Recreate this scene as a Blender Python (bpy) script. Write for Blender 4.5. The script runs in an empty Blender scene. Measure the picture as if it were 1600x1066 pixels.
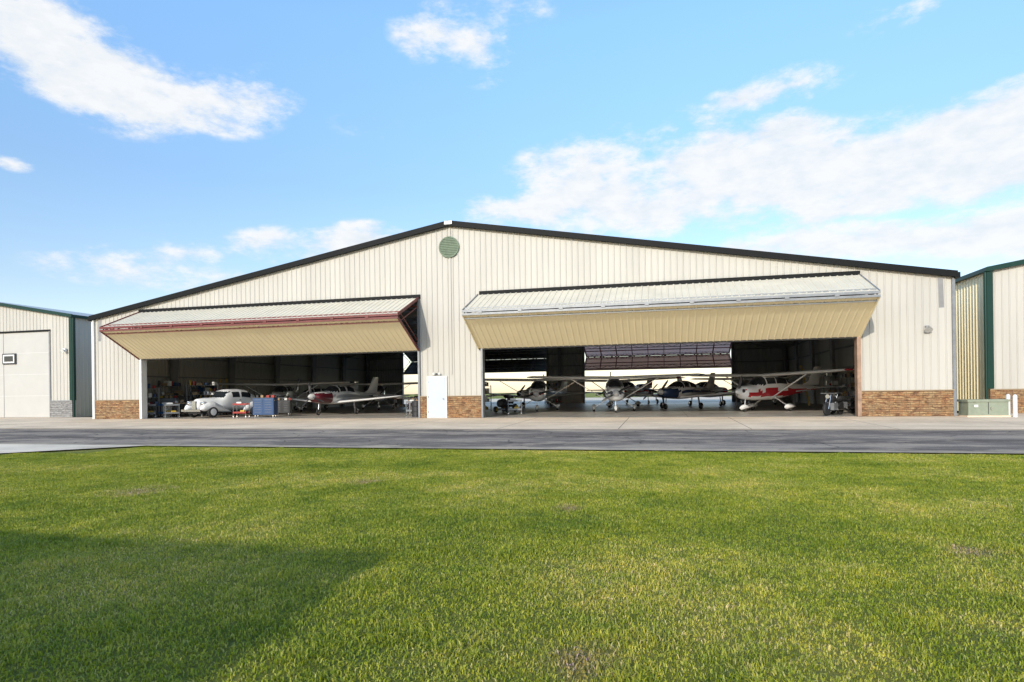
import bpy, math, random
import numpy as np
from mathutils import Vector, Matrix
random.seed(4); rng=np.random.default_rng(4)
scene=bpy.context.scene
R=math.radians

# ---------------------------------------------------------------- materials
def newmat(name):
    m=bpy.data.materials.new(name); m.use_nodes=True
    nt=m.node_tree; b=nt.nodes['Principled BSDF']
    return m,nt,b
def L(nt,a,b): nt.links.new(a,b)
def ramp(nt,fac,stops):
    r=nt.nodes.new('ShaderNodeValToRGB'); L(nt,fac,r.inputs[0])
    e=r.color_ramp.elements
    while len(e)<len(stops): e.new(0.5)
    for i,(p,c) in enumerate(stops):
        e[i].position=p; e[i].color=(*c,1) if len(c)==3 else c
    return r.outputs[0]
def wpos(nt): return nt.nodes.new('ShaderNodeNewGeometry').outputs['Position']
def noise(nt,vec,scale,detail=4,rough=.55,sc=None):
    if sc:
        mp=nt.nodes.new('ShaderNodeMapping'); mp.inputs['Scale'].default_value=sc
        L(nt,vec,mp.inputs[0]); vec=mp.outputs[0]
    n=nt.nodes.new('ShaderNodeTexNoise'); n.inputs['Scale'].default_value=scale
    n.inputs['Detail'].default_value=detail; n.inputs['Roughness'].default_value=rough
    L(nt,vec,n.inputs['Vector']); return n.outputs['Fac']
def mixc(nt,fac,a,b,mode='MIX'):
    m=nt.nodes.new('ShaderNodeMix'); m.data_type='RGBA'; m.blend_type=mode
    for s,v in ((m.inputs[0],fac),(m.inputs[6],a),(m.inputs[7],b)):
        if hasattr(v,'is_output'): L(nt,v,s)
        elif isinstance(v,(int,float)): s.default_value=v
        else: s.default_value=(*v,1)
    return m.outputs[2]
def math_(nt,op,a,b=0,clamp=False):
    m=nt.nodes.new('ShaderNodeMath'); m.operation=op; m.use_clamp=clamp
    for i,v in enumerate((a,b)):
        if hasattr(v,'is_output'): L(nt,v,m.inputs[i])
        else: m.inputs[i].default_value=v
    return m.outputs[0]
def bump(nt,b,h,strength=.3,dist=.02):
    n=nt.nodes.new('ShaderNodeBump'); n.inputs['Strength'].default_value=strength
    n.inputs['Distance'].default_value=dist; L(nt,h,n.inputs['Height']); L(nt,n.outputs[0],b.inputs['Normal'])
def paint(name,col,rough=.5,metal=0,var=.12,scale=1.5,coat=0,streak=False,spec=.5):
    m,nt,b=newmat(name)
    p=wpos(nt); f=noise(nt,p,scale,5,.6,(1,1,.18) if streak else None)
    c2=tuple(x*(1-var) for x in col); c1=tuple(min(1,x*(1+var*.4)) for x in col)
    L(nt,ramp(nt,f,[(.3,c2),(.7,c1)]),b.inputs['Base Color'])
    b.inputs['Roughness'].default_value=rough; b.inputs['Metallic'].default_value=metal
    b.inputs['Specular IOR Level'].default_value=spec
    if coat: b.inputs['Coat Weight'].default_value=coat
    return m
M={}
M['siding']=paint('siding_paint',(.50,.475,.42),.5,0,.10,.8,streak=True,spec=.3)
M['liner']=paint('galvanised_liner',(.46,.45,.43),.5,0,.1,.8)
M['door_top']=paint('door_panel_paint',(.66,.60,.47),.55,0,.10,.9,spec=.2)
M['lit_cream']=paint('lit_cream_paint',(.86,.75,.50),.6,0,.05,.9,spec=.2)  # lit tone of the door paint: ground-bounce light put into the colour
M['black']=paint('black_trim',(.008,.009,.009),.6,spec=.15)
M['green']=paint('dark_green_trim',(.008,.038,.028),.4,spec=.25)
M['ventgreen']=paint('green_vent',(.10,.16,.09),.5,0,.3,6)
M['redsteel']=paint('red_oxide_steel',(.17,.035,.03),.55,0,.3,3)
M['greysteel']=paint('grey_steel',(.24,.25,.26),.45,.3,.2,3)
M['framesteel']=paint('frame_steel',(.26,.255,.25),.6,0,.2,2)
M['darkskin']=paint('dark_door_skin',(.16,.15,.14),.6,0,.2,2)  # darker skin tone for the rear left door
M['white']=paint('white_paint',(.72,.72,.70),.35,0,.06,2)
M['doorwhite']=paint('personnel_door_paint',(.50,.55,.60),.35,0,.06,2)
M['roof']=paint('roof_metal',(.45,.46,.46),.4,.3,.1,1)
M['plwhite']=paint('aircraft_white',(.84,.84,.83),.22,0,.05,2,coat=.5)
M['plred']=paint('aircraft_red',(.50,.02,.03),.25,0,.1,2,coat=.5)
M['plmaroon']=paint('aircraft_maroon',(.12,.015,.025),.25,0,.1,2,coat=.5)
M['plblue']=paint('aircraft_blue',(.03,.06,.14),.25,0,.1,2,coat=.5)
M['plgrey']=paint('aircraft_grey',(.42,.44,.46),.3,.1,.1,2,coat=.3)
M['tan']=paint('capstone_tan',(.36,.27,.17),.5,0,.1,2)
M['glass']=paint('dark_glass',(.02,.025,.03),.06,0,.1,2)
M['rubber']=paint('rubber',(.02,.02,.02),.8)
M['chrome']=paint('chrome',(.6,.6,.6),.2,1,.1,5)
M['dark']=paint('dark_parts',(.025,.025,.027),.5)
M['blue']=paint('blue_enamel',(.02,.07,.18),.35,0,.15,4)
M['red']=paint('red_enamel',(.34,.025,.02),.35,0,.15,4)
M['card']=paint('cardboard',(.36,.25,.14),.8,0,.2,5)
M['wood']=paint('bench_wood',(.30,.18,.09),.6,0,.3,6)
M['utility']=paint('utility_green_grey',(.26,.29,.21),.55,0,.2,4)
M['orange']=paint('rusty_post_paint',(.34,.22,.15),.6,0,.4,3)
M['yellow']=paint('yellow_enamel',(.6,.4,.04),.4)
M['brown']=paint('brown_door',(.10,.03,.022),.5,0,.2,3)

def brickmat(name,cols,mortar,w,h):
    m,nt,b=newmat(name)
    s=nt.nodes.new('ShaderNodeSeparateXYZ'); L(nt,wpos(nt),s.inputs[0])
    c=nt.nodes.new('ShaderNodeCombineXYZ')
    L(nt,math_(nt,'ADD',s.outputs[0],s.outputs[1]),c.inputs[0]); L(nt,s.outputs[2],c.inputs[1])
    bt=nt.nodes.new('ShaderNodeTexBrick'); L(nt,c.outputs[0],bt.inputs['Vector'])
    bt.inputs['Scale'].default_value=1; bt.inputs['Brick Width'].default_value=w; bt.inputs['Row Height'].default_value=h
    bt.inputs['Mortar Size'].default_value=.006; bt.inputs['Color1'].default_value=(*cols[0],1)
    bt.inputs['Color2'].default_value=(*cols[1],1); bt.inputs['Mortar'].default_value=(*mortar,1)
    bt.offset_frequency=2; bt.squash=.7; bt.squash_frequency=3
    f=noise(nt,c.outputs[0],1.6,6,.7)
    v=mixc(nt,ramp(nt,f,[(.42,(0,0,0)),(.6,(1,1,1))]),bt.outputs['Color'],cols[2])
    f4=noise(nt,c.outputs[0],5,2,.5,(.6,2.2,1))
    v=mixc(nt,ramp(nt,f4,[(.53,(0,0,0)),(.60,(.8,.8,.8))]),v,cols[3])
    f5=noise(nt,c.outputs[0],4,3,.6,(.7,2.4,1))
    v=mixc(nt,ramp(nt,f5,[(.40,(.8,.8,.8)),(.46,(0,0,0))]),v,tuple(x*.5 for x in cols[1]))
    f2=noise(nt,c.outputs[0],14,4,.7)
    v=mixc(nt,.6,v,ramp(nt,f2,[(.3,(.5,.5,.5)),(.7,(1.2,1.2,1.2))]),'MULTIPLY')
    v=mixc(nt,bt.outputs['Fac'],v,mortar)
    L(nt,v,b.inputs['Base Color']); b.inputs['Roughness'].default_value=.85
    bump(nt,b,math_(nt,'SUBTRACT',f2,bt.outputs['Fac']),.8,.03)
    return m
M['stone']=brickmat('stacked_stone',((.40,.20,.08),(.24,.11,.05),(.28,.18,.09),(.46,.31,.15)),(.09,.05,.03),.34,.10)
M['greystone']=brickmat('grey_stone',((.32,.31,.29),(.26,.25,.24),(.27,.26,.25),(.36,.35,.33)),(.12,.12,.12),.4,.13)

def concrete(name,base,jw=4.6,jh=4.0,dark=.78):
    m,nt,b=newmat(name); p=wpos(nt)
    f=noise(nt,p,.35,6,.65); f2=noise(nt,p,7,5,.7); f3=noise(nt,p,.9,5,.7,(.25,1.6,1))
    c=ramp(nt,f,[(.35,tuple(x*dark for x in base)),(.62,base)])
    c=mixc(nt,.5,c,ramp(nt,f2,[(.3,(.8,.8,.8)),(.7,(1.1,1.1,1.1))]),'MULTIPLY')
    c=mixc(nt,.6,c,ramp(nt,f3,[(.35,(.74,.70,.65)),(.55,(1.05,1.05,1.05))]),'MULTIPLY')
    bt=nt.nodes.new('ShaderNodeTexBrick'); L(nt,p,bt.inputs['Vector']); bt.offset=0
    bt.inputs['Scale'].default_value=1; bt.inputs['Brick Width'].default_value=jw; bt.inputs['Row Height'].default_value=jh
    bt.inputs['Mortar Size'].default_value=.018; bt.inputs['Mortar Smooth'].default_value=.3
    c=mixc(nt,math_(nt,'MULTIPLY',bt.outputs['Fac'],.8),c,(.07,.065,.055))
    L(nt,c,b.inputs['Base Color']); b.inputs['Roughness'].default_value=.95; b.inputs['Specular IOR Level'].default_value=.1; bump(nt,b,f2,.3,.01)
    return m
M['concrete']=concrete('apron_concrete',(.80,.64,.46))
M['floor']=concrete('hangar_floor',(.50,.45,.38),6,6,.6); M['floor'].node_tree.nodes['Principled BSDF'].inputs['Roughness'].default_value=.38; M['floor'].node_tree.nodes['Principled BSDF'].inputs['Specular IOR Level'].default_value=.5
M['pad']=concrete('driveway_concrete',(.80,.68,.53),5,5)
m,nt,b=newmat('asphalt'); p=wpos(nt)
f=noise(nt,p,.45,6,.7,(.35,1.3,1)); f2=noise(nt,p,25,4,.8); f3=noise(nt,p,1.2,6,.75,(.5,1,1))
c=ramp(nt,f,[(.36,(.13,.11,.095)),(.5,(.20,.17,.145)),(.62,(.36,.30,.24))])
c=mixc(nt,.8,c,ramp(nt,f2,[(.3,(.5,.5,.5)),(.7,(1.4,1.4,1.4))]),'MULTIPLY')
vo=nt.nodes.new('ShaderNodeTexVoronoi'); vo.feature='DISTANCE_TO_EDGE'; vo.inputs['Scale'].default_value=.28
wv=nt.nodes.new('ShaderNodeVectorMath'); wv.operation='ADD'
nn=nt.nodes.new('ShaderNodeTexNoise'); nn.inputs['Scale'].default_value=.8; nn.inputs['Detail'].default_value=5
L(nt,p,nn.inputs['Vector']); L(nt,p,wv.inputs[0]); L(nt,nn.outputs['Color'],wv.inputs[1]); L(nt,wv.outputs[0],vo.inputs['Vector'])
c=mixc(nt,ramp(nt,vo.outputs[0],[(.0,(.8,.8,.8)),(.010,(0,0,0))]),c,(.06,.055,.05))
c=mixc(nt,ramp(nt,f3,[(.50,(0,0,0)),(.62,(.75,.75,.75))]),c,(.42,.34,.26))
sx_=nt.nodes.new('ShaderNodeSeparateXYZ'); L(nt,p,sx_.inputs[0])
edge=math_(nt,'ADD',math_(nt,'MULTIPLY',math_(nt,'ABSOLUTE',math_(nt,'ADD',sx_.outputs[1],11.85)),1/3.95),math_(nt,'MULTIPLY',math_(nt,'SUBTRACT',f3,.5),.6))
c=mixc(nt,ramp(nt,edge,[(.8,(0,0,0)),(1.0,(.8,.8,.8))]),c,(.50,.41,.30))
L(nt,c,b.inputs['Base Color']); b.inputs['Roughness'].default_value=1; b.inputs['Specular IOR Level'].default_value=.05; bump(nt,b,f2,.5,.01); M['asphalt']=m

PATCH=[(2.9,-22.9,.5),(10.3,-27.5,.22),(14.6,-26.2,.36),(9.6,-23.2,.2),(13.4,-24.6,.25),(16.5,-25.6,.22),(6.0,-21.5,.3)]
def grassmat(name,blade):
    m,nt,b=newmat(name); p=wpos(nt)
    f=noise(nt,p,.40,6,.7); f2=noise(nt,p,2.6,5,.7); f3=noise(nt,p,13,3,.7)
    c=ramp(nt,f,[(.36,(.31,.36,.02)),(.5,(.46,.47,.035)),(.63,(.64,.57,.085))])
    c=mixc(nt,.75,c,ramp(nt,f2,[(.32,(.56,.72,.55)),(.66,(1.25,1.15,1.15))]),'MULTIPLY')
    c=mixc(nt,.6,c,ramp(nt,f3,[(.3,(.6,.68,.5)),(.7,(1.3,1.25,1.3))]),'MULTIPLY')
    s=nt.nodes.new('ShaderNodeVectorMath'); s.operation='MULTIPLY'; s.inputs[1].default_value=(1,1,0); L(nt,p,s.inputs[0])
    tot=None
    for (x,y,r) in PATCH:
        d=nt.nodes.new('ShaderNodeVectorMath'); d.operation='DISTANCE'; L(nt,s.outputs[0],d.inputs[0]); d.inputs[1].default_value=(x,y,0)
        q=math_(nt,'SUBTRACT',1,math_(nt,'DIVIDE',d.outputs['Value'],r*1.6),True)
        tot=q if tot is None else math_(nt,'MAXIMUM',tot,q)
    tot=math_(nt,'ADD',tot,math_(nt,'MULTIPLY',math_(nt,'SUBTRACT',f2,.5),1.7))
    pm=ramp(nt,tot,[(.25,(0,0,0)),(.9,(.6,.6,.6))])
    c=mixc(nt,pm,c,(.60,.40,.18))
    if blade:
        a=nt.nodes.new('ShaderNodeAttribute'); a.attribute_name='tint'; a.attribute_type='GEOMETRY'
        c=mixc(nt,1.0,c,ramp(nt,a.outputs['Fac'],[(0,(.5,.65,.5)),(.5,(.95,.98,1)),(.82,(1.1,1.05,1.1)),(.9,(1.25,1.1,3)),(1,(1.35,1.2,5))]),'MULTIPLY')
        tr=nt.nodes.new('ShaderNodeBsdfTranslucent'); L(nt,c,tr.inputs[0])
        ms=nt.nodes.new('ShaderNodeMixShader'); ms.inputs[0].default_value=.4
        out=nt.nodes['Material Output']; L(nt,b.outputs[0],ms.inputs[1]); L(nt,tr.outputs[0],ms.inputs[2]); L(nt,ms.outputs[0],out.inputs[0])
        b.inputs['Roughness'].default_value=.5
    else:
        c=mixc(nt,1.0,c,(.45,.45,.45),'MULTIPLY'); b.inputs['Roughness'].default_value=.95
        bump(nt,b,noise(nt,p,30,5,.8),1,.05)
    L(nt,c,b.inputs['Base Color'])
    return m
M['grass']=grassmat('lawn',False); M['blade']=grassmat('grass_blade',True)
m,nt,b=newmat('translucent_door_skin'); tr=nt.nodes.new('ShaderNodeBsdfTranslucent'); tr.inputs[0].default_value=(.85,.52,.40,1)
b.inputs['Base Color'].default_value=(.5,.33,.28,1)
ms=nt.nodes.new('ShaderNodeMixShader'); ms.inputs[0].default_value=.6
L(nt,b.outputs[0],ms.inputs[1]); L(nt,tr.outputs[0],ms.inputs[2]); L(nt,ms.outputs[0],nt.nodes['Material Output'].inputs[0]); M['transl']=m

# ---------------------------------------------------------------- mesh builder
class MB:
    def __init__(s): s.v=[]; s.f=[]; s.m=[]; s.mats=[]
    def mi(s,k):
        if k not in s.mats: s.mats.append(k)
        return s.mats.index(k)
    def poly(s,pts,mat):
        i=len(s.v); s.v+= [tuple(p) for p in pts]; s.f.append(tuple(range(i,i+len(pts)))); s.m.append(s.mi(mat))
    def box(s,c,d,mat,rot=0):
        x,y,z=c; a,b_,c_=[q/2 for q in d]; i=len(s.v); cr,sr=math.cos(rot),math.sin(rot)
        for dz in(-c_,c_):
            for dx,dy in((-a,-b_),(a,-b_),(a,b_),(-a,b_)):
                s.v.append((x+dx*cr-dy*sr,y+dx*sr+dy*cr,z+dz))
        for f in((0,3,2,1),(4,5,6,7),(0,1,5,4),(1,2,6,5),(2,3,7,6),(3,0,4,7)):
            s.f.append(tuple(i+k for k in f)); s.m.append(s.mi(mat))
    def bx(s,x0,x1,y0,y1,z0,z1,mat): s.box(((x0+x1)/2,(y0+y1)/2,(z0+z1)/2),(x1-x0,y1-y0,z1-z0),mat)
    def beam(s,p,q,w,h,mat,w2=None,h2=None):
        p=Vector(p);q=Vector(q);d=(q-p).normalized(); up=Vector((0,0,1))
        if abs(d.dot(up))>.95: up=Vector((0,1,0))
        si=d.cross(up).normalized(); u=si.cross(d).normalized(); w2=w2 or w; h2=h2 or h
        i=len(s.v)
        for pt,ww,hh in((p,w,h),(q,w2,h2)):
            for a,b_ in((-1,-1),(1,-1),(1,1),(-1,1)): s.v.append(tuple(pt+si*a*ww/2+u*b_*hh/2))
        for f in((0,3,2,1),(4,5,6,7),(0,1,5,4),(1,2,6,5),(2,3,7,6),(3,0,4,7)):
            s.f.append(tuple(i+k for k in f)); s.m.append(s.mi(mat))
    def rings(s,rs,matfn,cap=True):
        i=len(s.v); n=len(rs[0])
        for r in rs: s.v+=[tuple(p) for p in r]
        for a in range(len(rs)-1):
            for j in range(n):
                k=(j+1)%n; f=(i+a*n+j,i+a*n+k,i+(a+1)*n+k,i+(a+1)*n+j)
                c=sum((Vector(s.v[t]) for t in f),Vector())/4
                s.f.append(f); s.m.append(s.mi(matfn(c) if callable(matfn) else matfn))
        if cap:
            mt=matfn(Vector(rs[0][0])) if callable(matfn) else matfn
            s.f.append(tuple(i+j for j in range(n))[::-1]); s.m.append(s.mi(mt))
            s.f.append(tuple(i+(len(rs)-1)*n+j for j in range(n))); s.m.append(s.mi(mt))
    def revolve(s,c,axis,prof,mat,n=20):
        c=Vector(c);ax=Vector(axis).normalized(); t=Vector((0,0,1)) if abs(ax.z)<.9 else Vector((1,0,0))
        e1=ax.cross(t).normalized(); e2=ax.cross(e1)
        rs=[[c+ax*a+(e1*math.cos(2*math.pi*j/n)+e2*math.sin(2*math.pi*j/n))*max(r,.001) for j in range(n)] for a,r in prof]
        s.rings(rs,mat)
    def cyl(s,p,q,r,mat,r2=None,n=12):
        p=Vector(p);q=Vector(q); s.revolve(p,q-p,[(0,r),((q-p).length,r if r2 is None else r2)],mat,n)
    def wheel(s,c,r,w,axis=(0,1,0),hub='chrome'):
        s.revolve(c,axis,[(-w*.5,r*.6),(-w*.5,r*.85),(-w*.3,r*.97),(0,r),(w*.3,r*.97),(w*.5,r*.85),(w*.5,r*.6)],'rubber',24)
        s.revolve(c,axis,[(-w*.54,r*.1),(-w*.54,r*.35),(-w*.5,r*.6),(w*.5,r*.6),(w*.54,r*.35),(w*.54,r*.1)],hub,20)
    def obj(s,name,parent=None,loc=(0,0,0),rot=0,smooth=False,angle=35):
        me=bpy.data.meshes.new(name); me.from_pydata(s.v,[],s.f)
        for k in s.mats: me.materials.append(M[k])
        me.polygons.foreach_set('material_index',s.m)
        if smooth:
            me.polygons.foreach_set('use_smooth',[True]*len(s.f)); me.set_sharp_from_angle(angle=R(angle))
        me.update()
        o=bpy.data.objects.new(name,me); scene.collection.objects.link(o)
        o.location=loc; o.rotation_euler=(0,0,rot)
        if parent: o.parent=parent
        return o
def empty(name,loc=(0,0,0)):
    e=bpy.data.objects.new(name,None); e.location=loc; scene.collection.objects.link(e); return e

def ribs(mb,P,Q,zb,zt,mat,out,pitch=.3,depth=.032,breaks=(),phase=0):
    P=Vector(P);Q=Vector(Q);Ln=(Q-P).length;d=(Q-P)/Ln;o=Vector(out)
    pts=[]
    k=math.floor(-phase/pitch)-1
    while k*pitch+phase<Ln+pitch:
        b0=k*pitch+phase
        pts+=[(b0,0),(b0+pitch*.70,0),(b0+pitch*.79,1),(b0+pitch*.89,1),(b0+pitch*.98,0)]
        k+=1
    xs=[a for a,_ in pts];ys=[b_ for _,b_ in pts]
    S=sorted(set([0,Ln]+[a for a in xs if 0<a<Ln]+[b_ for b_ in breaks if 0<b_<Ln]))
    i=len(mb.v)
    for q in S:
        h=float(np.interp(q,xs,ys))*depth; b_=P+d*q+o*h
        mb.v.append((b_.x,b_.y,zb(q))); mb.v.append((b_.x,b_.y,zt(q)))
    for a in range(len(S)-1):
        mb.f.append((i+2*a,i+2*a+2,i+2*a+3,i+2*a+1)); mb.m.append(mb.mi(mat))
def sloped_ribs(mb,x0,x1,A,B,mat,side=1,pitch=.3,depth=.03):
    d=Vector((0,B[0]-A[0],B[1]-A[1])).normalized(); n=Vector((0,-d.z,d.y))*side
    x=x0; i=len(mb.v); xs=[];hs=[]
    while x<x1:
        for a,h in((0,0),(.66,0),(.74,1),(.90,1),(.98,0)):
            if x+a*pitch<=x1: xs.append(x+a*pitch);hs.append(h)
        x+=pitch
    xs.append(x1);hs.append(0)
    for q,h in zip(xs,hs):
        for (yy,zz) in(A,B):
            mb.v.append((q,yy+n.y*h*depth,zz+n.z*h*depth))
    for a in range(len(xs)-1):
        mb.f.append((i+2*a,i+2*a+2,i+2*a+3,i+2*a+1)); mb.m.append(mb.mi(mat))

# ---------------------------------------------------------------- ground
mb=MB(); mb.poly([(-1500,-1500,-.16),(1500,-1500,-.16),(1500,1500,-.16),(-1500,1500,-.16)],'grass'); mb.obj('ground')
mb=MB(); mb.poly([(-120,-15.8,-.125),(120,-15.8,-.125),(120,-7.9,-.115),(-120,-7.9,-.115)],'asphalt'); mb.obj('taxiway_road')
mb=MB()
mb.poly([(-120,-8.0,-.10),(120,-8.0,-.10),(120,-.02,-.012),(-120,-.02,-.012)],'concrete')
mb.poly([(-120,-8.0,-.16),(120,-8.0,-.16),(120,-8.0,-.10),(-120,-8.0,-.10)],'concrete')
mb.poly([(23.25,-.02,-.012),(120,-.02,-.012),(120,3.2,-.012),(23.25,3.2,-.012)],'concrete')
mb.poly([(-120,-.02,-.012),(-23.25,-.02,-.012),(-23.25,3.2,-.012),(-120,3.2,-.012)],'concrete')
mb.obj('concrete_apron')
mb=MB(); mb.poly([(-3.9,-15.75,-.118),(-16,-15.75,-.118),(-16,-41,-.118),(-8.5,-41,-.118),(-8.2,-24,-.118),(-7.2,-19.6,-.118),(-6,-18.2,-.118)],'pad'); mb.obj('concrete_driveway')
mb=MB(); mb.poly([(-120,36.05,-.03),(120,36.05,-.03),(120,95,-.03),(-120,95,-.03)],'pad'); mb.obj('rear_apron')

# ---------------------------------------------------------------- main hangar
W=23.2; D=36.0; EZ=6.2; PZ=10.2
rz=lambda x: EZ+(PZ-EZ)*(1-abs(x)/W)
H=empty('aircraft_hangar')
def facade(segs,y,out,name,mat='siding'):
    mb=MB()
    for x0,x1,z0,z1 in segs:
        ribs(mb,(x0,y,0),(x1,y,0),lambda q,z0=z0:z0,(lambda q,x0=x0:rz(x0+q)) if z1 is None else (lambda q,z1=z1:z1),mat,out,breaks=(-x0,),phase=-((x0-(-W))%.3))
    return mb.obj(name,H)
facade([(-W,-19.7,1.14,None),(-19.7,-1.8,6.42,None),(-1.8,-1.31,1.14,None),(-1.31,-.30,2.18,None),(-.30,1.7,1.14,None),(1.7,19.45,6.38,None),(19.45,W,1.14,None)],0,(0,-1,0),'front_wall')
facade([(-W,-18.6,0,None),(-18.6,-1.4,6.3,None),(-1.4,2.6,0,None),(2.6,17.9,6.3,None),(17.9,W,0,None)],D,(0,1,0),'rear_wall','liner')
mb=MB()
for sx in(-1,1):
    ribs(mb,(sx*W,0,0),(sx*W,D,0),lambda q:0,lambda q:EZ,'siding',(sx,0,0))
mb.obj('side_walls',H)
mb=MB()
for x0,x1 in((-W-.02,-19.72),(-1.8,-1.36),(-.25,1.7),(19.47,W+.02)):
    mb.bx(x0,x1,-.09,.06,-.02,1.12,'stone'); mb.bx(x0-.005,x1+.005,-.115,.05,1.122,1.165,'tan')
mb.obj('stone_wainscot',H)
mb=MB()
for sx in(-1,1):
    a=(sx*(W+.12),EZ+.04); b=(0,PZ+.06)
    v=[(a[0],-.18,a[1]),(b[0],-.18,b[1]),(b[0],D+.18,b[1]),(a[0],D+.18,a[1])]
    mb.poly(v if sx<0 else v[::-1],'roof'); mb.poly([(x,y,z-.08) for x,y,z in v],'liner')
mb.obj('roof',H)
mb=MB()
for sx in(-1,1):
    for y in(-.16,D+.16):
        mb.beam((sx*(W+.14),y,EZ-.0),(0,y,PZ+.03),.16,.27,'black')
    mb.beam((sx*(W+.15),-.235,EZ-.05),(sx*(W+.15),D+.235,EZ-.05),.2,.24,'black')
mb.box((0,-.26,PZ+.04),(.42,.02,.18),'white')
mb.obj('roof_trim',H)
mb=MB()
mb.bx(-W-.10,-W+.06,-.12,-.035,0,EZ-.12,'white')
mb.bx(W-.02,W+.10,-.10,.03,0,EZ-.1,'greysteel')
mb.bx(-.05,.05,-.05,-.035,2.3,rz(0)-.2,'siding')
mb.obj('corner_trim',H)
mb=MB()
for x,c,hw in((-19.7,'white',.08),(-1.8,'greysteel',.05),(1.7,'greysteel',.05),(19.45,'orange',.08)):
    mb.bx(x-hw,x+hw,-.14,.28,0,6.36,c)
for x0,x1 in((-19.7,-1.8),(1.7,19.45)): mb.bx(x0-.1,x1+.1,-.10,.25,6.36,6.58,'black')  # black header flashing; the shadow line at the hinge is painted in with it
for x in(-18.6,-1.4,2.6,17.9): mb.bx(x-.1,x+.1,D-.3,D+.1,0,6.3,'framesteel')
mb.obj('door_jambs',H)
def bifold(name,x0,x1,y0,sgn,top,low,steel,hz=6.38,fz=5.1,bz=3.6,out=2.75):
    yf=y0+sgn*out; ya=y0+sgn*.13
    mb=MB()
    fu=fz+.13; fl=fz-.05
    sloped_ribs(mb,x0,x1,(ya,hz),(yf,fu),top,(1 if sgn>0 else -1))
    sloped_ribs(mb,x0,x1,(yf,fl),(ya,bz),low,(1 if sgn>0 else -1),depth=.018)
    o=mb.obj('skin',None)
    mt=MB()
    def lad(A,B,inn):
        d=Vector((0,B[0]-A[0],B[1]-A[1])); n=Vector((0,inn[0],inn[1])); Av=Vector((0,A[0],A[1]))
        for t in(.03,.5,.97):
            p=Av+d*t+n*.07; mt.beam((x0+.03,p.y,p.z),(x1-.03,p.y,p.z),.09,.09,steel)
        for t in(.03,.97):
            p=Av+d*t+n*.42; mt.beam((x0+.03,p.y,p.z),(x1-.03,p.y,p.z),.06,.06,steel)
        nb=9
        for k in range(nb+1):
            x=x0+.05+(x1-x0-.1)*k/nb
            p=Av+d*.03+n*.07; q=Av+d*.97+n*.07
            mt.beam((x,p.y,p.z),(x,q.y,q.z),.07,.07,steel)
            for t in(.03,.97):
                p=Av+d*t+n*.07; q=Av+d*t+n*.42
                mt.beam((x,p.y,p.z),(x,q.y,q.z),.04,.04,steel)
                if k<nb:
                    x2=x0+.05+(x1-x0-.1)*(k+.5)/nb; x3=x0+.05+(x1-x0-.1)*(k+1)/nb
                    mt.beam((x,p.y,p.z),(x2,q.y,q.z),.035,.035,steel); mt.beam((x2,q.y,q.z),(x3,p.y,p.z),.035,.035,steel)
            p=Av+d*.03+n*.42; q=Av+d*.97+n*.42
            mt.beam((x,p.y,p.z),(x,q.y,q.z),.04,.04,steel)
    lad((ya,hz),(yf,fu),(-sgn*.41,-.91)); lad((yf,fl),(ya,bz),(-sgn*.48,.88))
    mt.beam((x0-.02,yf+sgn*.03,fu-.03),(x1+.02,yf+sgn*.03,fu-.03),.06,.11,steel)
    mt.beam((x0-.02,yf+sgn*.03,fl-.0),(x1+.02,yf+sgn*.03,fl-.0),.06,.10,steel)
    k=x0+.9
    while k<x1:
        mt.box((k,yf+sgn*.06,fz+.04),(.18,.06,.12),steel); k+=1.93
    for x in(x0,x1):
        mt.beam((x,ya,hz),(x,yf,fu),.05,.12,steel); mt.beam((x,yf,fl),(x,ya,bz),.05,.12,steel if steel!='greysteel' else 'lit_cream')
    mt.beam((x0,ya-sgn*.03,bz-.03),(x1,ya-sgn*.03,bz-.03),.05,.08,'rubber')
    t=mt.obj('frame')
    e=empty(name); o.parent=e; t.parent=e; e.parent=H
bifold('left_bifold_door',-19.75,-1.78,0,-1,'door_top','lit_cream','redsteel')
bifold('right_bifold_door',1.55,19.5,0,-1,'door_top','lit_cream','greysteel')
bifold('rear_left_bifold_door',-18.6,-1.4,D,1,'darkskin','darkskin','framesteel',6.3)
bifold('rear_right_bifold_door',2.6,17.9,D,1,'transl','transl','redsteel',6.3)
mb=MB()
mb.bx(-1.36,-.25,-.10,.05,-.01,2.2,'white'); mb.bx(-1.27,-.34,-.125,-.1,.02,2.13,'doorwhite')
mb.revolve((-.42,-.125,1.0),(0,-1,0),[(0,.02),(.04,.02),(.045,.035),(.08,.03)],'chrome',10)
for z in(.3,1.1,1.9): mb.box((-1.28,-.13,z),(.03,.02,.12),'chrome')
mb.box((-.8,-.06,2.32),(.14,.1,.08),'dark')
for dx in(-.13,.13): mb.revolve((-.8+dx,-.08,2.36),(dx*2,-1,-.3),[(0,.03),(.05,.05),(.1,.07)],'white',12)
mb.obj('personnel_door',H)
mb=MB(); mb.revolve((-.03,-.04,9.0),(0,-1,0),[(0,.56),(.06,.56),(.06,.50),(.02,.50)],'ventgreen',36)
for i in range(11):
    z=9-.45+i*.09; hw=math.sqrt(max(.0,.5**2-(z-9)**2)); mb.box((-.03,-.08,z),(2*hw,.03,.045),'ventgreen')
mb.obj('round_vent',H)
mb=MB(); mb.box((22.2,-.06,3.9),(.14,.1,.2),'greysteel'); mb.revolve((22.2,-.12,3.95),(0,-.6,-.8),[(0,.05),(.1,.13),(.22,.16)],'chrome',16)
mb.obj('wall_lamp',H)
mb=MB(); mb.bx(-W,W,.0,D,-.15,0,'floor'); mb.obj('hangar_floor',H)
mb=MB()
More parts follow.
